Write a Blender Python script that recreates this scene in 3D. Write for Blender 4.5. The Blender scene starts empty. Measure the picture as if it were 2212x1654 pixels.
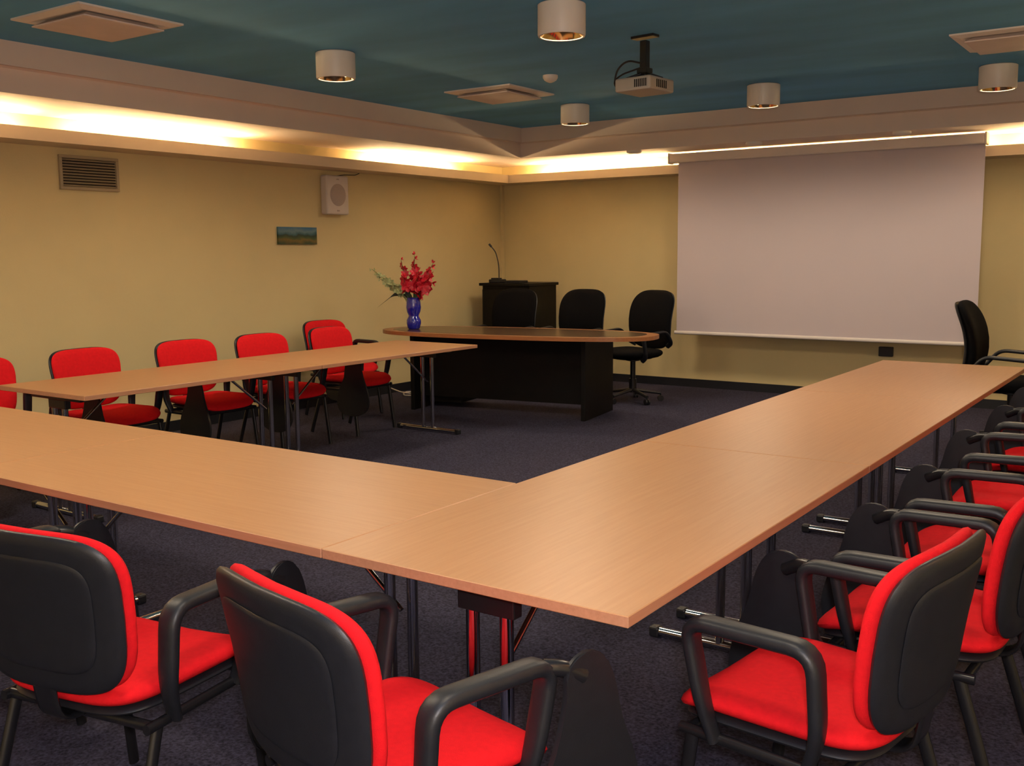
import bpy, bmesh, math, random
from mathutils import Vector, Matrix
random.seed(7)
scene=bpy.context.scene
COL=scene.collection
try: scene.view_settings.view_transform='Standard'
except: pass
scene.view_settings.look='None'
scene.view_settings.exposure=0

# ---------------------------------------------------------------- materials
def mat(name,col,rough=.6,metal=0,var=0.0,vscale=8,bump=0.0,bscale=200,emit=None,estr=0,stretch=(1,1,1),spec=.5,coat=0):
    m=bpy.data.materials.new(name);m.use_nodes=True;nt=m.node_tree
    b=nt.nodes['Principled BSDF']
    b.inputs['Base Color'].default_value=(*col,1);b.inputs['Roughness'].default_value=rough;b.inputs['Metallic'].default_value=metal
    b.inputs['Specular IOR Level'].default_value=spec
    if coat: b.inputs['Coat Weight'].default_value=coat
    tc=nt.nodes.new('ShaderNodeTexCoord');mp=nt.nodes.new('ShaderNodeMapping');mp.inputs['Scale'].default_value=stretch
    nt.links.new(tc.outputs['Object'],mp.inputs['Vector'])
    n=nt.nodes.new('ShaderNodeTexNoise');n.inputs['Scale'].default_value=vscale;n.inputs['Detail'].default_value=5
    nt.links.new(mp.outputs[0],n.inputs['Vector'])
    r=nt.nodes.new('ShaderNodeValToRGB')
    r.color_ramp.elements[0].position=.3;r.color_ramp.elements[1].position=.7
    r.color_ramp.elements[0].color=(*[c*(1-var) for c in col],1);r.color_ramp.elements[1].color=(*[min(1,c*(1+var)) for c in col],1)
    nt.links.new(n.outputs['Fac'],r.inputs['Fac']);nt.links.new(r.outputs[0],b.inputs['Base Color'])
    if bump:
        n2=nt.nodes.new('ShaderNodeTexNoise');n2.inputs['Scale'].default_value=bscale;n2.inputs['Detail'].default_value=2
        nt.links.new(mp.outputs[0],n2.inputs['Vector'])
        bp=nt.nodes.new('ShaderNodeBump');bp.inputs['Strength'].default_value=bump;bp.inputs['Distance'].default_value=.002
        nt.links.new(n2.outputs['Fac'],bp.inputs['Height']);nt.links.new(bp.outputs[0],b.inputs['Normal'])
    if emit:
        b.inputs['Emission Color'].default_value=(*emit,1);b.inputs['Emission Strength'].default_value=estr
    return m
M={}
M['wall']=mat('wall_yellow_paint',(.69,.565,.295),.85,var=.02,vscale=3,bump=.25,bscale=90)
M['trim']=mat('soffit_cream_paint',(.74,.61,.53),.8,var=.02,vscale=3)
M['ledge']=mat('ledge_cream_paint',(.72,.61,.45),.8,var=.02,vscale=3)
M['ceil']=mat('ceiling_teal_paint',(.115,.39,.68),.9,var=.16,vscale=1.2,stretch=(.5,2,1),bump=.1)
M['base']=mat('baseboard_dark',(.010,.011,.016),.5)
M['carpet']=mat('carpet_blue_grey',(.044,.042,.072),1,var=.6,vscale=110,bump=1,bscale=200,spec=.1)
M['red']=mat('red_fabric',(.72,.008,.014),.85,var=.06,vscale=60,bump=.35,bscale=500,spec=.2)
M['blk']=mat('black_plastic',(.012,.013,.017),.42,var=.1,vscale=30,bump=.15,bscale=600,spec=.45)
M['blkmetal']=mat('black_painted_steel',(.010,.010,.012),.3,spec=.5)
M['blkfab']=mat('black_fabric',(.004,.004,.005),.95,var=.15,vscale=80,bump=.3,bscale=400,spec=.1)
M['chrome']=mat('chrome',(.55,.55,.57),.12,1)
M['desk']=mat('dark_desk_laminate',(.005,.0045,.0045),.5,var=.2,vscale=10,spec=.2)
M['white']=mat('white_lacquer',(.80,.74,.67),.4,var=.01)
M['offw']=mat('off_white_plastic',(.62,.56,.52),.5,var=.02)
M['screen']=mat('screen_fabric',(.60,.52,.55),.9,var=.01,vscale=2)
M['scase']=mat('screen_case_white',(.78,.71,.66),.5,var=.01)
M['vase']=mat('cobalt_glass',(.008,.012,.34),.15,var=.05,spec=.8,coat=.6)
M['petal']=mat('red_petal',(.62,.012,.035),.5,var=.35,vscale=25)
M['wpetal']=mat('cream_bud',(.45,.5,.25),.5,var=.3,vscale=25)
M['leaf']=mat('green_leaf',(.05,.12,.03),.5,var=.3,vscale=15)
M['dleaf']=mat('dark_leaf',(.012,.022,.010),.5,var=.3,vscale=15)
M['tube']=mat('warm_fluorescent',(1,.9,.7),.5,emit=(1,.71,.36),estr=190)
M['bulb']=mat('lamp_glow',(1,.9,.7),.5,emit=(1,.80,.45),estr=6)
M['refl']=mat('gold_reflector',(.85,.6,.3),.15,1,var=.2,vscale=30)
M['vent']=mat('vent_frame_paint',(.40,.32,.20),.5,var=.03)
M['hole']=mat('dark_void',(.01,.008,.006),.9)
M['grille']=mat('speaker_grille',(.42,.35,.32),.8,var=.1,vscale=300,bump=.3,bscale=400)
M['proj']=mat('projector_grey',(.42,.38,.33),.45,var=.04)
M['glass']=mat('lens_glass',(.02,.02,.04),.05,spec=1)
M['diff']=mat('vent_diffuser_panel',(.74,.64,.60),.6,var=.05,vscale=6)

def wood(name,c1,c2,stretch,rough=.35):
    m=bpy.data.materials.new(name);m.use_nodes=True;nt=m.node_tree;b=nt.nodes['Principled BSDF']
    tc=nt.nodes.new('ShaderNodeTexCoord');mp=nt.nodes.new('ShaderNodeMapping');mp.inputs['Scale'].default_value=stretch
    nt.links.new(tc.outputs['Object'],mp.inputs['Vector'])
    n=nt.nodes.new('ShaderNodeTexNoise');n.inputs['Scale'].default_value=6;n.inputs['Detail'].default_value=8;n.inputs['Roughness'].default_value=.65
    nt.links.new(mp.outputs[0],n.inputs['Vector'])
    r=nt.nodes.new('ShaderNodeValToRGB');r.color_ramp.elements[0].position=.32;r.color_ramp.elements[1].position=.68
    r.color_ramp.elements[0].color=(*c1,1);r.color_ramp.elements[1].color=(*c2,1)
    nt.links.new(n.outputs['Fac'],r.inputs['Fac']);nt.links.new(r.outputs[0],b.inputs['Base Color'])
    b.inputs['Roughness'].default_value=rough;b.inputs['Specular IOR Level'].default_value=.4
    return m
M['beech']=wood('beech_laminate',(.470,.238,.108),(.520,.278,.132),(.6,14,14),.38)
M['beechedge']=wood('beech_edge_band',(.44,.21,.115),(.52,.26,.15),(.6,14,14),.45)
M['desktop']=wood('desk_wood_rim',(.30,.115,.045),(.38,.16,.065),(.6,14,14),.3)
M['deskin']=wood('desk_dark_inlay',(.06,.032,.02),(.09,.048,.03),(.6,10,10),.22)

# ---------------------------------------------------------------- helpers
def finish(bm,name,mats,parent=None,loc=(0,0,0),rot=(0,0,0),smooth=False,label=None,top=False):
    bmesh.ops.recalc_face_normals(bm,faces=bm.faces)
    me=bpy.data.meshes.new(name);bm.to_mesh(me);bm.free()
    if not isinstance(mats,(list,tuple)): mats=[mats]
    for m in mats: me.materials.append(m)
    if smooth:
        for p in me.polygons:p.use_smooth=True
        try: me.set_sharp_from_angle(angle=math.radians(50))
        except Exception: pass
    o=bpy.data.objects.new(name,me);COL.objects.link(o)
    o.location=loc;o.rotation_euler=rot
    if parent:o.parent=parent
    if label:o['label']=label
    return o
def empty(name,loc,rz=0,label=None,category=None,group=None,parent=None):
    o=bpy.data.objects.new(name,None);o.empty_display_size=.1;COL.objects.link(o)
    o.location=loc;o.rotation_euler=(0,0,rz)
    if parent:o.parent=parent
    tag(o,label,category,group);return o
def tag(o,label=None,category=None,group=None):
    if label:o['label']=label
    if category:o['category']=category
    if group:o['group']=group
def addbox(bm,c,s,bev=0,R=None,seg=2,mi=0):
    r=bmesh.ops.create_cube(bm,size=1);vs=r['verts']
    for v in vs: v.co=Vector((v.co.x*s[0],v.co.y*s[1],v.co.z*s[2]))
    if bev>0:
        es=list({e for v in vs for e in v.link_edges})
        r=bmesh.ops.bevel(bm,geom=es,offset=bev,segments=seg,affect='EDGES',profile=.5)
        vs=list({v for f in r['faces'] for v in f.verts}|{v for v in vs if v.is_valid})
    for v in vs:
        if R: v.co=R@v.co
        v.co+=Vector(c)
    for f in {f for v in vs for f in v.link_faces}: f.material_index=mi
    return vs
def box(name,c,s,m,parent=None,bev=0,**k):
    bm=bmesh.new();addbox(bm,(0,0,0),s,bev);return finish(bm,name,m,parent,c,**k)
def fillet(pts,rad,n=5):
    pts=[Vector(p) for p in pts]
    if rad<=0:return pts
    out=[pts[0]]
    for i in range(1,len(pts)-1):
        a,b,c=pts[i-1],pts[i],pts[i+1];r=min(rad,(a-b).length*.48,(c-b).length*.48)
        p=b+(a-b).normalized()*r;q=b+(c-b).normalized()*r
        for k in range(n+1):
            t=k/n;out.append(p*(1-t)**2+b*2*t*(1-t)+q*t*t)
    out.append(pts[-1]);return out
def addsweep(bm,pts,a,b=None,side=(1,0,0),rad=.03,seg=10,n=5,taper=None,mi=0,sq=1.0):
    b=b or a;P=fillet(pts,rad,n);rings=[];prev=None
    for i,p in enumerate(P):
        t=(P[min(i+1,len(P)-1)]-P[max(i-1,0)]).normalized()
        s=Vector(side);s=s-t*t.dot(s)
        if s.length<1e-3: s=prev if prev else t.orthogonal()
        s.normalize();prev=s;nn=t.cross(s)
        f=1 if not taper else taper(i/(len(P)-1))
        ring=[]
        for k in range(seg):
            w=2*math.pi*k/seg;cx,sy=math.cos(w),math.sin(w)
            cx=math.copysign(abs(cx)**sq,cx);sy=math.copysign(abs(sy)**sq,sy)
            ring.append(bm.verts.new(p+s*(a*f*cx)+nn*(b*f*sy)))
        rings.append(ring)
    fs=[]
    for i in range(len(rings)-1):
        for k in range(seg):
            fs.append(bm.faces.new((rings[i][k],rings[i][(k+1)%seg],rings[i+1][(k+1)%seg],rings[i+1][k])))
    fs.append(bm.faces.new(rings[0]));fs.append(bm.faces.new(rings[-1]))
    for f in fs:f.material_index=mi
def sweep(name,pts,a,m,parent=None,b=None,loc=(0,0,0),label=None,**k):
    bm=bmesh.new();addsweep(bm,pts,a,b,**k);return finish(bm,name,m,parent,loc,smooth=True,label=label)
def addlathe(bm,prof,seg=32,c=(0,0,0),mi=0):
    rings=[]
    for r,z in prof:
        if r<1e-5: rings.append([bm.verts.new(Vector(c)+Vector((0,0,z)))])
        else: rings.append([bm.verts.new(Vector(c)+Vector((r*math.cos(2*math.pi*k/seg),r*math.sin(2*math.pi*k/seg),z))) for k in range(seg)])
    for i in range(len(rings)-1):
        A,B=rings[i],rings[i+1]
        for k in range(seg):
            k2=(k+1)%seg
            if len(A)==1 and len(B)==1: continue
            if len(A)==1: f=bm.faces.new((A[0],B[k],B[k2]))
            elif len(B)==1: f=bm.faces.new((A[k],A[k2],B[0]))
            else: f=bm.faces.new((A[k],A[k2],B[k2],B[k]))
            f.material_index=mi
def lathe(name,prof,m,parent=None,loc=(0,0,0),seg=32,rot=(0,0,0),label=None):
    bm=bmesh.new();addlathe(bm,prof,seg);return finish(bm,name,m,parent,loc,rot,smooth=True,label=label)
def addpad(bm,w,d,T,ex=4.5,fn=None,wtop=1.0,edge=5,N=64,flat_bottom=False,mi=0):
    """superellipse cushion in XY, thickness T; wtop narrows x with y"""
    rs=[0,.35,.65,.85,.94,.985,1.0]
    def prof(r): return (max(0,1-r**edge))**.5
    def ring(r,z):
        out=[]
        for k in range(N):
            a=2*math.pi*k/N;c,s=math.cos(a),math.sin(a)
            x=math.copysign(abs(c)**(2/ex),c)*w/2*r;y=math.copysign(abs(s)**(2/ex),s)*d/2*r
            x*=1+(wtop-1)*(.5-y/d)
            p=Vector((x,y,z));out.append(bm.verts.new(fn(p) if fn else p))
        return out
    T2=T/2
    top=[[bm.verts.new(fn(Vector((0,0,T2))) if fn else Vector((0,0,T2)))]]+[ring(r,T2*prof(r)) for r in rs[1:]]
    bot=[[bm.verts.new(fn(Vector((0,0,-T2))) if fn else Vector((0,0,-T2)))]]+[ring(r,-T2*(prof(r) if not flat_bottom else 1)) for r in rs[1:(-1 if not flat_bottom else None)]]
    def stitch(L,flip=False):
        for i in range(len(L)-1):
            A,B=L[i],L[i+1]
            for k in range(N):
                k2=(k+1)%N
                vs=(A[0],B[k],B[k2]) if len(A)==1 else (A[k],A[k2],B[k2],B[k])
                f=bm.faces.new(vs);f.material_index=mi
    stitch(top);stitch(bot+([top[-1]]))
def pad(name,w,d,T,m,parent=None,loc=(0,0,0),label=None,**k):
    bm=bmesh.new();addpad(bm,w,d,T,**k);return finish(bm,name,m,parent,loc,smooth=True,label=label)
def copy_tree(src,loc,rz,label=None):
    new=src.copy();COL.objects.link(new);new.location=loc;new.rotation_euler=(0,0,rz)
    if label:new['label']=label
    def rec(s,n):
        for c in list(s.children):
            cc=c.copy();COL.objects.link(cc);cc.parent=n;rec(c,cc)
    kids=[c for c in src.children]
    for c in kids:
        cc=c.copy();COL.objects.link(cc);cc.parent=new;rec(c,cc)
    return new

# ---------------------------------------------------------------- room shell
XL,YB,XR,YF=-6.895,9.763,1.35,-1.4
ZC=2.70
def slab(name,lo,hi,m):
    c=[(a+b)/2 for a,b in zip(lo,hi)];s=[b-a for a,b in zip(lo,hi)]
    o=box(name,c,s,m);o['kind']='structure';return o
slab('floor',(XL-.1,YF-.1,-.1),(XR+.1,YB+.1,0),M['carpet'])
slab('ceiling',(XL-.1,YF-.1,ZC),(XR+.1,YB+.1,ZC+.1),M['ceil'])
slab('wall_left',(XL-.1,YF-.1,0),(XL,YB+.1,ZC),M['wall'])
slab('wall_back',(XL,YB,0),(XR,YB+.1,ZC),M['wall'])
slab('wall_right',(XR,YF-.1,0),(XR+.1,YB+.1,ZC),M['wall'])
slab('wall_front',(XL,YF-.1,0),(XR,YF,ZC),M['wall'])
slab('baseboard_left',(XL,YF,0),(XL+.015,YB,.085),M['base'])
slab('baseboard_back',(XL+.015,YB-.015,0),(XR,YB,.085),M['base'])
def looptrim(name,prof,m):
    """prof: list of (e,z) closed polygon, swept round the room"""
    bm=bmesh.new();rings=[]
    for cx,cy,sx,sy in ((XL,YF,1,1),(XL,YB,1,-1),(XR,YB,-1,-1),(XR,YF,-1,1)):
        rings.append([bm.verts.new((cx+sx*e,cy+sy*e,z)) for e,z in prof])
    n=len(prof)
    for i in range(4):
        A,B=rings[i],rings[(i+1)%4]
        for k in range(n): bm.faces.new((A[k],A[(k+1)%n],B[(k+1)%n],B[k]))
    o=finish(bm,name,m);o['kind']='structure';return o
E=.86
looptrim('trim_1',[(0,2.192),(.30,2.192),(.30,2.280),(.275,2.280),(.275,2.205),(0,2.205)],M['ledge'])
looptrim('trim_2',[(.0,2.40),(E-.05,2.40),(E-.05,2.545),(E-.03,2.555),(E,2.555),(E,ZC),(.0,ZC)],M['trim'])
o=slab('trim_3',(XL+.002,YB-.045,.085),(XL+.03,YB-.005,2.192),M['wall'])

# ---------------------------------------------------------------- cove lights
def cove(a,b):
    a=Vector(a);b=Vector(b);L=(b-a).length;mid=(a+b)/2;ang=math.atan2((b-a).y,(b-a).x)
    e=empty('fluorescent_light',(mid.x,mid.y,2.205),ang,'warm white fluorescent batten lamp lying in the wall ledge trough','light','fluorescent battens in the cove ledge')
    box('batten',(0,0,.0125),(L-.01,.04,.025),M['white'],e)
    sweep('tube',[(-L/2+.02,0,.045),(L/2-.02,0,.045)],.013,M['tube'],e,side=(0,0,1),rad=0,seg=12)
xe=XL+.13;ye=YB-.13
for a,b in ((-.9,.6),(.7,2.2),(2.45,3.95),(4.28,5.80),(7.35,8.85)): cove((xe,a),(xe,b))
for a,b in ((-6.35,-4.85),(-4.75,-3.25),(-3.15,-1.65),(-1.5,0.0)): cove((a,ye),(b,ye))
xr_fill=XR-.13
for a,b in ((0,1.5),(2.5,4.0),(5.0,6.5)): cove((xr_fill,a),(xr_fill,b))  # unseen right-wall battens, added as fill light for the foreground

# ---------------------------------------------------------------- conference tables
TZ=.705;W=.842;L=1.683;X0=-1.743;Y0=1.691;X1=X0+W
def make_table():
    e=empty('conference_table',(0,0,0),0,'light beech laminate folding conference table with chrome legs','table','folding conference tables in a U shape')
    bm=bmesh.new();addbox(bm,(0,0,TZ-.0125),(L-.003,W-.0025,.025),.0018,seg=1)
    for f in bm.faces:
        if abs(f.normal.z)<.5:f.material_index=1
    finish(bm,'tabletop',[M['beech'],M['beechedge']],e)
    for y in (-.12,.12): box('rail',(0,y,TZ-.04),(L-.3,.03,.028),M['blkmetal'],e)
    for s in (-1,1):
        x=s*(L/2-.115)
        lf=empty('trestle_leg',(x,0,0),parent=e)
        bm=bmesh.new();addbox(bm,(0,0,TZ-.043),(.05,.46,.034),.004);addbox(bm,(0,0,TZ-.085),(.035,.16,.05),.004)
        finish(bm,'bracket',M['blkmetal'],lf)
        for y in (-.048,.048):
            sweep('upright',[(0,y,.03),(0,y,TZ-.06)],.0165,M['chrome'],lf,side=(1,0,0),rad=0,seg=20)
        sweep('brace',[(0,-.0,.40),(-s*.32,0,TZ-.05)],.008,M['chrome'],lf,side=(0,1,0),rad=0,seg=10)
        bm=bmesh.new();addsweep(bm,[(0,-.29,.022),(0,.29,.022)],.018,.016,side=(1,0,0),rad=0,seg=14)
        finish(bm,'foot',M['chrome'],lf,smooth=True)
        for y in (-.30,.30):
            box('foot_cap',(0,y,.020),(.042,.04,.040),M['blk'],lf,bev=.008)
    return e
T0=make_table()
T0.location=((X0+X1)/2,Y0+L/2,0);T0.rotation_euler=(0,0,math.pi/2)
for k in (1,2): copy_tree(T0,((X0+X1)/2,Y0+L*(k+.5),0),math.pi/2)
for k in (0,1): copy_tree(T0,(X0-L*(k+.5),Y0+W/2,0),0)
XLr=-4.71;XLl=XLr-W;YE=6.32
for k in (0,1): copy_tree(T0,((XLr+XLl)/2,YE-L*(k+.5),0),math.pi/2)

# ---------------------------------------------------------------- red chairs
def make_chair():
    e=empty('conference_chair',(0,0,0),0,'red fabric stacking armchair with black frame and folded writing tablet','chair','red armchairs around the conference tables')
    def sf(p):
        z=p.z+.434
        y=p.y+.02
        z-=max(0,(y-.12))**2*2.2
        z+=.25*p.x*p.x
        return Vector((p.x,y,z))
    pad('seat',.480,.465,.056,M['red'],e,fn=sf,ex=4.8,wtop=.90,edge=8)
    def sp(p):
        return Vector((p.x,p.y+.02,p.z+.400-max(0,(p.y-.10))**2*1.2+.15*p.x*p.x))
    pad('seat_pan',.455,.44,.03,M['blk'],e,fn=sp,ex=4.8,wtop=.90,edge=8)
    def bf(off):
        def f(p):
            h=p.y
            y=-.205-.16*(h+.19)+p.z*1.0+off+ .55*p.x*p.x - .35*(h*h)
            return Vector((p.x,y,.645+h))
        return f
    pad('backrest',.505,.375,.044,M['red'],e,fn=bf(.012),ex=4.4,wtop=.86,edge=10)
    bm=bmesh.new();addpad(bm,.507,.377,.034,ex=4.4,wtop=.86,edge=12,fn=bf(-.018))
    addpad(bm,.39,.27,.012,ex=5,wtop=.85,edge=10,fn=bf(-.036))
    finish(bm,'back_shell',M['blk'],e,smooth=True)
    sweep('back_support',[(0,-.10,.375),(0,-.225,.375),(0,-.255,.56)],.035,M['blkmetal'],e,b=.006,side=(1,0,0),rad=.05,sq=.5)
    bm=bmesh.new()
    for y in (-.15,.19): addsweep(bm,[(-.225,y,.372),(.225,y,.372)],.011,.013,side=(0,1,0),rad=0)
    for x in (-.225,.225): addsweep(bm,[(x,-.17,.372),(x,.21,.372)],.011,.013,side=(1,0,0),rad=0)
    finish(bm,'frame',M['blkmetal'],e,smooth=True)
    for x in (-1,1):
        sweep('leg',[(x*.222,.18,.378),(x*.232,.225,.012)],.011,M['blkmetal'],e,b=.016,side=(1,0,0),rad=0)
        sweep('leg',[(x*.222,-.13,.378),(x*.232,-.245,.012)],.011,M['blkmetal'],e,b=.016,side=(1,0,0),rad=0)
        sweep('armrest',[(x*.232,.12,.37),(x*.252,.14,.46),(x*.258,.175,.635),(x*.258,-.115,.640),(x*.252,-.125,.46),(x*.232,-.09,.37)],.024,M['blk'],e,b=.0145,side=(1,0,0),rad=.05,seg=14,sq=.7,
              taper=lambda t:.8+.35*math.sin(math.pi*min(1,max(0,t))))
    bm=bmesh.new()
    out=[(.0,.235),(.045,.225),(.075,.17),(.095,.08),(.125,-.01),(.14,-.10),(.12,-.17),(.06,-.21),(-.02,-.215),(-.09,-.19),(-.115,-.12),(-.10,-.03),(-.06,.06),(-.035,.15),(-.03,.21)]
    out=[(a*1.22,b*1.03) for a,b in out]
    P=[]
    n=len(out)
    for i in range(n):
        p0,p1,p2,p3=[Vector((*out[(i+j)%n],0)) for j in (-1,0,1,2)]
        for k in range(4):
            t=k/4;P.append(.5*((2*p1)+(-p0+p2)*t+(2*p0-5*p1+4*p2-p3)*t*t+(-p0+3*p1-3*p2+p3)*t**3))
    top=[bm.verts.new((.286+.03*(.2-p.y)*.5,.225+p.x,.405+p.y)) for p in P];bot=[bm.verts.new((.299+.03*(.2-p.y)*.5,.225+p.x,.405+p.y)) for p in P]
    bm.faces.new(top);bm.faces.new(bot)
    for i in range(len(P)): bm.faces.new((top[i],top[(i+1)%len(P)],bot[(i+1)%len(P)],bot[i]))
    bmesh.ops.bevel(bm,geom=[ed for ed in bm.edges if len(ed.link_faces)==2 and any(len(f.verts)>10 for f in ed.link_faces)],offset=.003,segments=2,affect='EDGES')
    finish(bm,'writing_tablet',M['blk'],e,smooth=True,label='black plastic writing tablet folded down')
    sweep('tablet_hinge',[(.262,.155,.63),(.28,.19,.625),(.291,.235,.60)],.017,M['blkmetal'],e,side=(1,0,0),rad=.02)
    return e
C0=make_chair();C0.location=(-1.295,1.45,0);C0.rotation_euler=(0,0,math.radians(-13))
L1='red fabric armchair with black back shell at the conference table'
C0['label']='red armchair turned slightly, black shell back, folded writing tablet'
copy_tree(C0,(-2.13,1.405,0),math.radians(10),L1)
copy_tree(C0,(-2.95,1.40,0),math.radians(4),L1)
L2='red fabric armchair with black frame facing the long conference table row'
copy_tree(C0,(-.67,2.15,0),math.radians(82),L2)
for y,x,r in ((2.80,-.58,88),(3.48,-.57,90),(4.33,-.58,92),(5.15,-.58,88),(5.95,-.58,91)):
    copy_tree(C0,(x,y,0),math.radians(r),L2)
L3='red fabric armchair with black frame standing along the yellow wall side'
for y,x,r in ((3.0,-5.66,-90),(3.72,-5.66,-88),(4.45,-5.62,-91),(5.10,-5.58,-90),(5.88,-5.63,-86)):
    copy_tree(C0,(x,y,0),math.radians(r),L3)
copy_tree(C0,(-6.28,6.44,0),math.radians(-92),'red armchair standing behind the row, close to the wall')

# ---------------------------------------------------------------- swivel chairs
def make_swivel():
    e=empty('office_chair',(0,0,0),0,'black fabric high-back swivel office chair on a five-star base','chair','black swivel chairs')
    pad('seat',.52,.50,.10,M['blkfab'],e,fn=lambda p:Vector((p.x,p.y+.02,p.z+.46+.2*p.x*p.x)),ex=3.4)
    def bf(off):
        def f(p):
            h=p.y
            return Vector((p.x,-.25-.13*(h+.28)+p.z+off+.5*p.x*p.x-.25*h*h+.02*math.cos(h*9),.77+h))
        return f
    pad('backrest',.53,.56,.075,M['blkfab'],e,fn=bf(.01),ex=3.6,wtop=.92,edge=6)
    pad('back_shell',.51,.54,.03,M['blk'],e,fn=bf(-.03),ex=3.6,wtop=.92,edge=8)
    sweep('back_support',[(0,-.05,.40),(0,-.27,.40),(0,-.31,.66)],.035,M['blkmetal'],e,b=.009,side=(1,0,0),rad=.06,sq=.5)
    for x in (-1,1):
        sweep('armrest',[(x*.22,.12,.41),(x*.285,.14,.45),(x*.285,.18,.655),(x*.285,-.14,.675),(x*.275,-.23,.56),(x*.20,-.26,.52)],.024,M['blk'],e,b=.014,side=(1,0,0),rad=.06,seg=12)
    lathe('gas_column',[(0,.41),(.07,.41),(.07,.395),(.025,.385),(.025,.22),(.035,.22),(.035,.09),(0,.09)],M['blkmetal'],e,seg=20)
    for k in range(5):
        a=2*math.pi*k/5+.3;c,s=math.cos(a),math.sin(a)
        sweep('base_spoke',[(c*.02,s*.02,.115),(c*.27,s*.27,.075)],.022,M['blk'],e,b=.016,side=(-s,c,0),rad=0,taper=lambda t:1.1-.35*t)
        bm=bmesh.new()
        for d in (-.014,.014):
            R=Matrix.Rotation(a,4,'Z')@Matrix.Rotation(math.pi/2,4,'X')
            r=bmesh.ops.create_cone(bm,cap_ends=True,segments=18,radius1=.027,radius2=.027,depth=.016,matrix=Matrix.Translation((c*.27-s*d,s*.27+c*d,.028))@R)
        addsweep(bm,[(c*.27,s*.27,.03),(c*.27,s*.27,.075)],.008,rad=0,seg=8)
        finish(bm,'caster',M['blk'],e)
    return e
S0=make_swivel();S0.location=(-5.19,8.46,0);S0.rotation_euler=(0,0,math.radians(180))
copy_tree(S0,(-5.91,8.34,0),math.radians(184))
copy_tree(S0,(-4.50,8.50,0),math.radians(166),'black swivel office chair turned slightly at the end of the desk')
copy_tree(S0,(-1.14,7.86,0),math.radians(-91),'black swivel office chair beside the projection screen')

# ---------------------------------------------------------------- head desk
D=empty('speaker_desk',(-5.05,7.32,0),math.radians(9),'dark speakers desk with oval wood-rimmed top','desk')
DZ=.728
def oval(hx,hy,z,n=72,ex=2.6):
    out=[]
    for k in range(n):
        a=2*math.pi*k/n;c,s=math.cos(a),math.sin(a)
        out.append(Vector((math.copysign(abs(c)**(2/ex),c)*hx,math.copysign(abs(s)**(2/ex),s)*hy,z)))
    return out
def ovalslab(name,hx,hy,z0,z1,m,parent):
    bm=bmesh.new();A=[bm.verts.new(p) for p in oval(hx,hy,z0)];B=[bm.verts.new(p) for p in oval(hx,hy,z1)]
    bm.faces.new(A);bm.faces.new(B)
    for i in range(len(A)): bm.faces.new((A[i],A[(i+1)%len(A)],B[(i+1)%len(A)],B[i]))
    return finish(bm,name,m,parent)
ovalslab('desktop',1.30,.47,DZ-.032,DZ,M['desktop'],D)
ovalslab('desktop_inlay',1.20,.39,DZ,DZ+.0015,M['deskin'],D)
for x in (-.95,.72):
    box('side_panel',(x,.16,(DZ-.032)/2),(.04,.68,DZ-.032),M['desk'],D,bev=.003)
box('modesty_panel',(-.115,.02,.40),(1.62,.02,.58),M['desk'],D)
box('pedestal',(-.75,.26,.35),(.34,.40,.60),M['desk'],D,bev=.004)

# vase and flowers
VX,VY=-6.02,7.10;VZ=DZ+.0015
v=lathe('vase',[(0,0),(.045,0),(.055,.01),(.066,.05),(.066,.08),(.048,.115),(.046,.125),(.062,.16),(.068,.20),(.064,.25),(.058,.275),(.062,.288),(.055,.286),(.05,.27),(.055,.24),(.05,.16),(.035,.12),(0,.02)],M['vase'],None,(VX,VY,VZ),seg=40)
tag(v,'cobalt blue waisted glass vase on the speakers desk','vase')
BQ=empty('flower_bouquet',(VX,VY,VZ+.03),0,'red and pale gladioli with long leaves in the blue vase','flowers')
def add_petal(bm,o,d,up,L_,w):
    d=d.normalized();s=d.cross(up).normalized() if d.cross(up).length>1e-3 else d.orthogonal().normalized();n=s.cross(d)
    prev=None
    for i in range(5):
        t=i/4;ww=w*math.sin(math.pi*(.12+.8*t))**.8 if i<4 else .002
        c=o+d*L_*t+n*(L_*.35*t*t)
        r=[bm.verts.new(c-s*ww+n*ww*.3),bm.verts.new(c),bm.verts.new(c+s*ww+n*ww*.3)]
        if prev:
            for k in (0,1): bm.faces.new((prev[k],prev[k+1],r[k+1],r[k]))
        prev=r
RR=Vector((.82,.57,0));DD=Vector((.57,-.82,0))
def glad(tipR,tipZ,tipD,m,nb,size,label=None,start=.35):
    base=Vector((0,0,.03));tip=RR*tipR+DD*tipD+Vector((0,0,tipZ-.03))
    mid=Vector((tip.x*.18,tip.y*.18,.27))
    e=empty('gladiolus',(0,0,0),0,label,parent=BQ)
    sweep('stem',[base,mid,tip],.004,M['leaf'],e,side=(0,1,0),rad=.12,seg=6,taper=lambda t:1-.5*t)
    bm=bmesh.new();ax=(tip-mid).normalized()
    for i in range(nb):
        t=start+(1-start)*i/max(1,nb-1);c=mid.lerp(tip,t)
        sz=size*(1.15-.75*(i/nb))
        a=i*2.4;o1=ax.orthogonal().normalized();o2=ax.cross(o1)
        out=(o1*math.cos(a)+o2*math.sin(a)+ax*.5).normalized()
        npet=6 if i<nb*.7 else 3
        for k in range(npet):
            b=2*math.pi*k/npet;q1=out.orthogonal().normalized();q2=out.cross(q1)
            d=(q1*math.cos(b)+q2*math.sin(b))*(.95 if npet==6 else .3)+out*.75
            add_petal(bm,c+out*.006,d,-out,sz,sz*.36)
    finish(bm,'blossoms',m,e,smooth=True)
glad(.02,.68,0,M['petal'],7,.05)
glad(-.10,.63,.05,M['petal'],6,.045)
glad(.19,.60,.03,M['petal'],7,.055)
glad(.17,.50,.14,M['petal'],7,.075,start=.25)
glad(-.08,.48,.12,M['petal'],6,.070,start=.25)
glad(.06,.53,.1,M['petal'],7,.075,start=.15)
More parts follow.
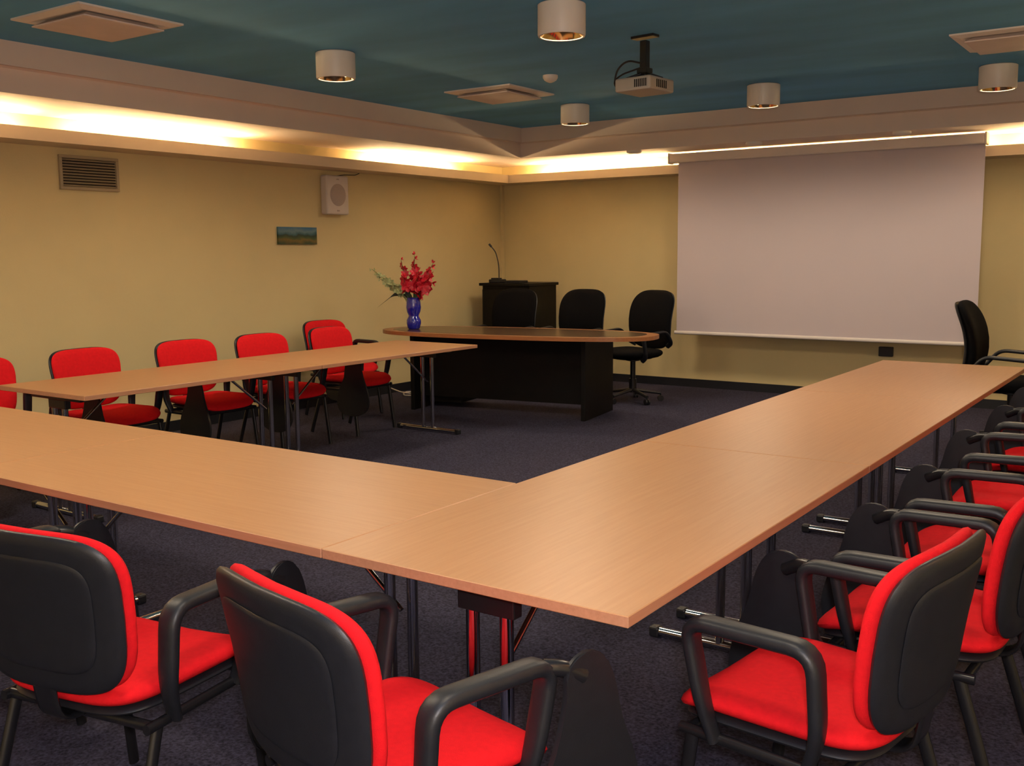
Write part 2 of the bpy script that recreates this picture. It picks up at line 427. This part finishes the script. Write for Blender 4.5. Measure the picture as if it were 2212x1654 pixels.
glad(.17,.42,-.05,M['petal'],6,.07,start=.1)
glad(-.37,.55,.02,M['wpetal'],10,.045,'pale green-white gladiolus stem leaning out',.3)
glad(-.29,.46,.06,M['wpetal'],9,.045,'pale green-white gladiolus stem leaning out',.25)
glad(-.19,.43,.08,M['wpetal'],8,.045,'pale green-white gladiolus stem leaning out',.3)
def leafobj(pts,w,m):
    P=fillet([Vector(p)-Vector((0,0,.03)) for p in pts],.15,6);bm=bmesh.new();prev=None
    for i,p in enumerate(P):
        t=i/(len(P)-1);ww=w*math.sin(math.pi*min(.98,.1+.88*t))**.6*(1 if t<.7 else (1.02-t)/.32)
        tt=(P[min(i+1,len(P)-1)]-P[max(i-1,0)]).normalized();s=tt.cross(DD).normalized()
        r=[bm.verts.new(p-s*ww),bm.verts.new(p+DD*ww*.3),bm.verts.new(p+s*ww)]
        if prev:
            for k in (0,1): bm.faces.new((prev[k],prev[k+1],r[k+1],r[k]))
        prev=r
    finish(bm,'leaf_blade',m,BQ,smooth=True)
leafobj([Vector((0,0,.1)),RR*-.03+Vector((0,0,.33)),RR*-.16+Vector((0,0,.33)),RR*-.33+Vector((0,0,.20))],.024,M['dleaf'])
leafobj([Vector((0,0,.1)),RR*-.03+Vector((0,0,.30)),RR*-.27+Vector((0,0,.46))],.018,M['dleaf'])
leafobj([Vector((0,0,.1)),RR*.02+Vector((0,0,.34)),RR*.0+Vector((0,0,.60))],.015,M['leaf'])
leafobj([Vector((0,0,.1)),RR*.02+Vector((0,0,.30)),RR*.14+Vector((0,0,.34))],.018,M['leaf'])
leafobj([Vector((0,0,.1)),RR*-.05+Vector((0,0,.36)),RR*-.36+Vector((0,0,.50))],.015,M['leaf'])

# ---------------------------------------------------------------- black cabinet with microphone
K=empty('media_cabinet',(-6.33,9.28,0),0,'black media cabinet with closed doors in the room corner','cabinet')
box('body',(0,0,.53),(.62,.54,1.06),M['desk'],K,bev=.004)
box('cabinet_top',(0,-.01,1.075),(.66,.60,.03),M['desk'],K,bev=.004)
for x in (-.153,.153):
    d=box('door',(x,-.278,.53),(.298,.016,.98),M['desk'],K,bev=.003)
    box('handle',(-math.copysign(.12,x),-.016,.1),(.012,.016,.12),M['blkmetal'],d,bev=.003)
mic=empty('gooseneck_microphone',(-6.50,9.10,1.09),0,'black gooseneck desk microphone on the cabinet','microphone')
bm=bmesh.new();addbox(bm,(0,0,.02),(.13,.16,.04),.01);addbox(bm,(0,-.02,.045),(.10,.07,.02),.006)
finish(bm,'microphone_base',M['blk'],mic)
sweep('gooseneck',[(0,.03,.03),(0,.03,.20),(-.03,.01,.34),(-.07,-.02,.40)],.006,M['blkmetal'],mic,rad=.15)
sweep('microphone_head',[(-.065,-.017,.393),(-.085,-.035,.425)],.012,M['blk'],mic,rad=0)
q=box('control_box',(-6.25,9.10,1.104),(.20,.16,.03),M['blk'],bev=.006);tag(q,'small black control box on the cabinet','device')

# ---------------------------------------------------------------- projection screen
SC=empty('projection_screen',(0,0,0),0,'white pull-down projection screen hanging in front of the wall ledge','projection screen')
box('screen_case',(-3.11,9.403,2.335),(2.90,.12,.09),M['scase'],SC,bev=.012)
for x in (-4.565,-1.655): box('case_cap',(x,9.403,2.335),(.02,.12,.105),M['offw'],SC,bev=.008)
box('screen_sheet',(-3.07,9.40,1.455),(2.82,.003,1.70),M['screen'],SC)
sweep('bottom_bar',[(-4.50,9.40,.60),(-1.64,9.40,.60)],.018,M['scase'],SC,b=.014,side=(0,0,1),rad=0,seg=14)

q=box('wall_socket',(-2.495,9.763-.018,.47),(.13,.036,.09),M['blk'],bev=.006);tag(q,'small black surface socket box on the wall','socket')

# ---------------------------------------------------------------- left wall fittings
V=empty('air_vent',(XL,4.47,2.02),0,'beige metal wall air vent with dark louvres','vent')
bm=bmesh.new()
for y,z,sy,sz in ((0,.1125,.48,.022),(0,-.1125,.48,.022),(.229,0,.022,.203),(-.229,0,.022,.203)): addbox(bm,(.012,y,z),(.024,sy,sz),.003)
finish(bm,'frame',M['vent'],V)
box('vent_back',(.003,0,0),(.004,.44,.21),M['hole'],V)
bm=bmesh.new()
for i in range(10): addbox(bm,(.013,0,-.092+i*.0205),(.018,.436,.004),0,R=Matrix.Rotation(.6,3,'Y'))
finish(bm,'louvres',M['vent'],V)

SP=empty('wall_speaker',(XL,6.97,1.965),0,'white wall speaker with round grille','speaker')
box('cabinet_body',(.05,0,0),(.085,.29,.36),M['offw'],SP,bev=.015)
box('wall_bracket',(.005,0,0),(.012,.1,.14),M['offw'],SP)
bm=bmesh.new();addlathe(bm,[(0,.012),(.075,.010),(.100,.002),(.104,0)],32)
for v_ in bm.verts: v_.co=Vector((.092+v_.co.z,v_.co.x,v_.co.y))
finish(bm,'speaker_grille',M['grille'],SP,smooth=True)
for z in (.145,-.145): box('badge',(.094,0,z),(.004,.03,.012),M['grille'],SP)
c=sweep('speaker_cable',[(XL+.012,7.0,2.14),(XL+.03,7.1,2.160),(XL+.012,7.3,2.170),(XL+.012,7.35,2.19)],.004,M['blk'],rad=.05,side=(1,0,0));tag(c,'thin dark cable from the speaker to the ledge','cable')

# painting
pm=bpy.data.materials.new('landscape_painting');pm.use_nodes=True;nt=pm.node_tree;b=nt.nodes['Principled BSDF'];b.inputs['Roughness'].default_value=.6
tc=nt.nodes.new('ShaderNodeTexCoord');sx=nt.nodes.new('ShaderNodeSeparateXYZ');nz=nt.nodes.new('ShaderNodeTexNoise');nz.inputs['Scale'].default_value=9;nz.inputs['Detail'].default_value=4
nt.links.new(tc.outputs['Object'],sx.inputs[0]);nt.links.new(tc.outputs['Object'],nz.inputs['Vector'])
ma=nt.nodes.new('ShaderNodeMath');ma.operation='MULTIPLY_ADD';ma.inputs[1].default_value=6.5;ma.inputs[2].default_value=.25
nt.links.new(sx.outputs['Z'],ma.inputs[0]);mb=nt.nodes.new('ShaderNodeMath');mb.operation='MULTIPLY_ADD';mb.inputs[1].default_value=.5
nt.links.new(nz.outputs['Fac'],mb.inputs[0]);nt.links.new(ma.outputs[0],mb.inputs[2])
cr=nt.nodes.new('ShaderNodeValToRGB');el=cr.color_ramp.elements
el[0].position=0;el[0].color=(.03,.06,.02,1);el[1].position=1;el[1].color=(.04,.15,.28,1)
for p_,c_ in ((.22,(.16,.11,.02,1)),(.38,(.04,.08,.02,1)),(.52,(.01,.035,.02,1)),(.62,(.03,.11,.14,1)),(.78,(.12,.22,.26,1))):
    x=el.new(p_);x.color=c_
nt.links.new(mb.outputs[0],cr.inputs['Fac']);nt.links.new(cr.outputs[0],b.inputs['Base Color'])
q=box('landscape_painting',(XL+.0108,6.515,1.585),(.022,.47,.155),pm);tag(q,'small unframed green and blue landscape painting on the wall','painting')

c=sweep('power_cable',[(-6.55,7.95,.008),(-6.45,7.75,.008),(-6.6,7.6,.008),(-6.72,7.75,.02),(-6.6,7.9,.02),(-6.5,7.7,.02),(-6.66,7.65,.03),(-6.87,7.7,.06)],.007,M['offw'],rad=.08,side=(0,0,1));tag(c,'white power cable coiled on the carpet by the wall','cable')
q=box('power_strip',(-6.5,8.02,.02),(.30,.06,.04),M['offw'],bev=.008);tag(q,'white power strip on the carpet','power strip')

# ---------------------------------------------------------------- ceiling fittings
def make_down():
    e=empty('ceiling_downlight',(0,0,ZC),0,'white cylindrical surface-mounted downlight with gold reflector','light','cylindrical ceiling downlights')
    lathe('housing',[(0,0),(.118,0),(.126,-.006),(.126,-.155),(.122,-.165),(.112,-.165),(.112,-.13),(.112,-.02)],M['white'],e,seg=48)
    lathe('reflector',[(.111,-.160),(.10,-.13),(.075,-.095),(.04,-.075),(0,-.072)],M['refl'],e,seg=48)
    for k in range(2):
        a=math.pi*k+.5
        bm=bmesh.new();addsweep(bm,[(math.cos(a)*.02,math.sin(a)*.02,-.115),(math.cos(a)*.085,math.sin(a)*.085,-.13)],.013,side=(0,0,1),rad=0,seg=12)
        finish(bm,'lamp',M['bulb'],e,smooth=True)
    return e
dl=[(-2.90,4.66),(-4.75,4.88),(-4.73,7.82),(-3.0,7.80),(-1.36,8.02)]
DL=make_down();DL.location=(*dl[0],ZC)
for x,y in dl[1:]: copy_tree(DL,(x,y,ZC),random.random()*3)
def make_cass():
    e=empty('ceiling_air_diffuser',(0,0,ZC),0,'white square ceiling air diffuser with dropped panel','vent','square ceiling air diffusers')
    def frus(name,loops,m):
        bm=bmesh.new();R_=[]
        for h,z in loops:R_.append([bm.verts.new((sx_*h,sy_*h,z)) for sx_,sy_ in ((-1,-1),(1,-1),(1,1),(-1,1))])
        for i in range(len(R_)-1):
            for k in range(4): bm.faces.new((R_[i][k],R_[i][(k+1)%4],R_[i+1][(k+1)%4],R_[i+1][k]))
        bm.faces.new(R_[-1]);bm.faces.new(R_[0]);return finish(bm,name,m,e)
    frus('frame',[(.32,0),(.32,-.010),(.27,-.022),(.25,-.02),(.20,-.004)],M['white'])
    frus('diffuser_panel',[(.20,-.012),(.245,-.038),(.245,-.044),(.235,-.046)],M['diff'])
    return e
CS=make_cass();CS.location=(-5.16,3.46,ZC)
copy_tree(CS,(-4.86,6.86,ZC),0);copy_tree(CS,(-1.10,7.02,ZC),0)
q=lathe('smoke_detector',[(0,0),(.055,0),(.055,-.018),(.045,-.035),(.03,-.045),(.012,-.052),(0,-.052)],M['white'],None,(-4.10,6.43,ZC));tag(q,'white round smoke detector on the teal ceiling','smoke detector')
for i,x in enumerate((-4.78,-3.55,-2.25)):
    q=lathe('soffit_spotlight',[(0,0),(.075,0),(.075,-.018),(.05,-.03),(0,-.03)],M['white'],None,(x,YB-.74,2.40));tag(q,'small round white fitting under the soffit above the screen','light','round fittings under the soffit')

# projector
PX,PY,PZ=-2.91,5.62,2.365
PJ=empty('ceiling_projector',(PX,PY,ZC),math.radians(-6),'grey projector hanging from a black ceiling mount','projector')
dz=PZ-ZC
box('projector_body',(0,0,dz+.04),(.25,.27,.08),M['proj'],PJ,bev=.012)
bm=bmesh.new()
for i in range(7): addbox(bm,(.02+i*.013,-.136,dz+.04),(.006,.004,.045))
finish(bm,'rear_vent',M['hole'],PJ)
bm=bmesh.new()
for i in range(6): addbox(bm,(.126,-.06+i*.02,dz+.04),(.004,.008,.045))
finish(bm,'side_vent',M['hole'],PJ)
bm=bmesh.new();addlathe(bm,[(0,0),(.034,0),(.034,.03),(.028,.035),(.026,.02),(0,.02)],24)
for v_ in bm.verts: v_.co=Vector((v_.co.x-.06,.130+v_.co.z,dz+.042+v_.co.y))
finish(bm,'lens',M['glass'],PJ,smooth=True)
bm=bmesh.new();addbox(bm,(0,0,-.008),(.16,.07,.016),.003);addbox(bm,(0,0,dz/2+.04),(.045,.045,-dz-.14),.004)
addbox(bm,(0,0,dz+.13),(.07,.07,.03),.004)
for a in (-1,1):
    addsweep(bm,[(0,0,dz+.12),(a*.09,.06,dz+.082)],.009,rad=0,side=(0,0,1));addsweep(bm,[(0,0,dz+.12),(a*.09,-.07,dz+.082)],.009,rad=0,side=(0,0,1))
finish(bm,'ceiling_mount',M['blkmetal'],PJ)
bm=bmesh.new()
addsweep(bm,[(0,-.02,dz+.17),(-.10,-.04,dz+.20),(-.17,-.05,dz+.15),(-.18,-.06,dz+.06),(-.12,-.07,dz+.04)],.006,rad=.06,side=(0,1,0))
addsweep(bm,[(-.0,-.02,dz+.15),(-.14,-.04,dz+.12),(-.20,-.05,dz+.08),(-.16,-.03,dz+.02),(-.12,-.02,dz+.04)],.005,rad=.05,side=(0,1,0))
finish(bm,'cable',M['blk'],PJ,smooth=True)

# ---------------------------------------------------------------- lights
def light(name,typ,loc,energy,col,**k):
    d=bpy.data.lights.new(name,typ);d.energy=energy;d.color=col
    for a,b in k.items(): setattr(d,a,b)
    o=bpy.data.objects.new(name,d);COL.objects.link(o);o.location=loc;return o
light('camera_flash','POINT',(.06,-.02,1.50),138,(1,.92,.95),shadow_soft_size=.04)
for x,y in dl+[(-1.3,4.7),(-2.9,1.4),(-4.7,1.6),(-1.0,1.4)]:
    light('downlight_lamp','SPOT',(x,y,ZC-.17),66,(1,.80,.57),spot_size=math.radians(168),spot_blend=.5,shadow_soft_size=.2)
w=bpy.data.worlds.new('w');scene.world=w;w.use_nodes=True;w.node_tree.nodes['Background'].inputs[0].default_value=(.02,.02,.02,1)

# ---------------------------------------------------------------- camera
th=math.radians(34.768);ph=math.radians(7.32);ro=math.radians(-.467)
F=Vector((-math.sin(th)*math.cos(ph),math.cos(th)*math.cos(ph),-math.sin(ph)))
R=Vector((math.cos(th),math.sin(th),0));U=R.cross(F)
R2=R*math.cos(ro)+U*math.sin(ro);U2=-R*math.sin(ro)+U*math.cos(ro)
cd=bpy.data.cameras.new('camera');cam=bpy.data.objects.new('camera',cd);COL.objects.link(cam)
cd.sensor_width=36;cd.sensor_fit='HORIZONTAL';cd.lens=2183.03/2212*36;cd.clip_start=.02
mt=Matrix((R2,U2,-F)).transposed().to_4x4();mt.translation=Vector((0,0,1.413));cam.matrix_world=mt
scene.camera=cam
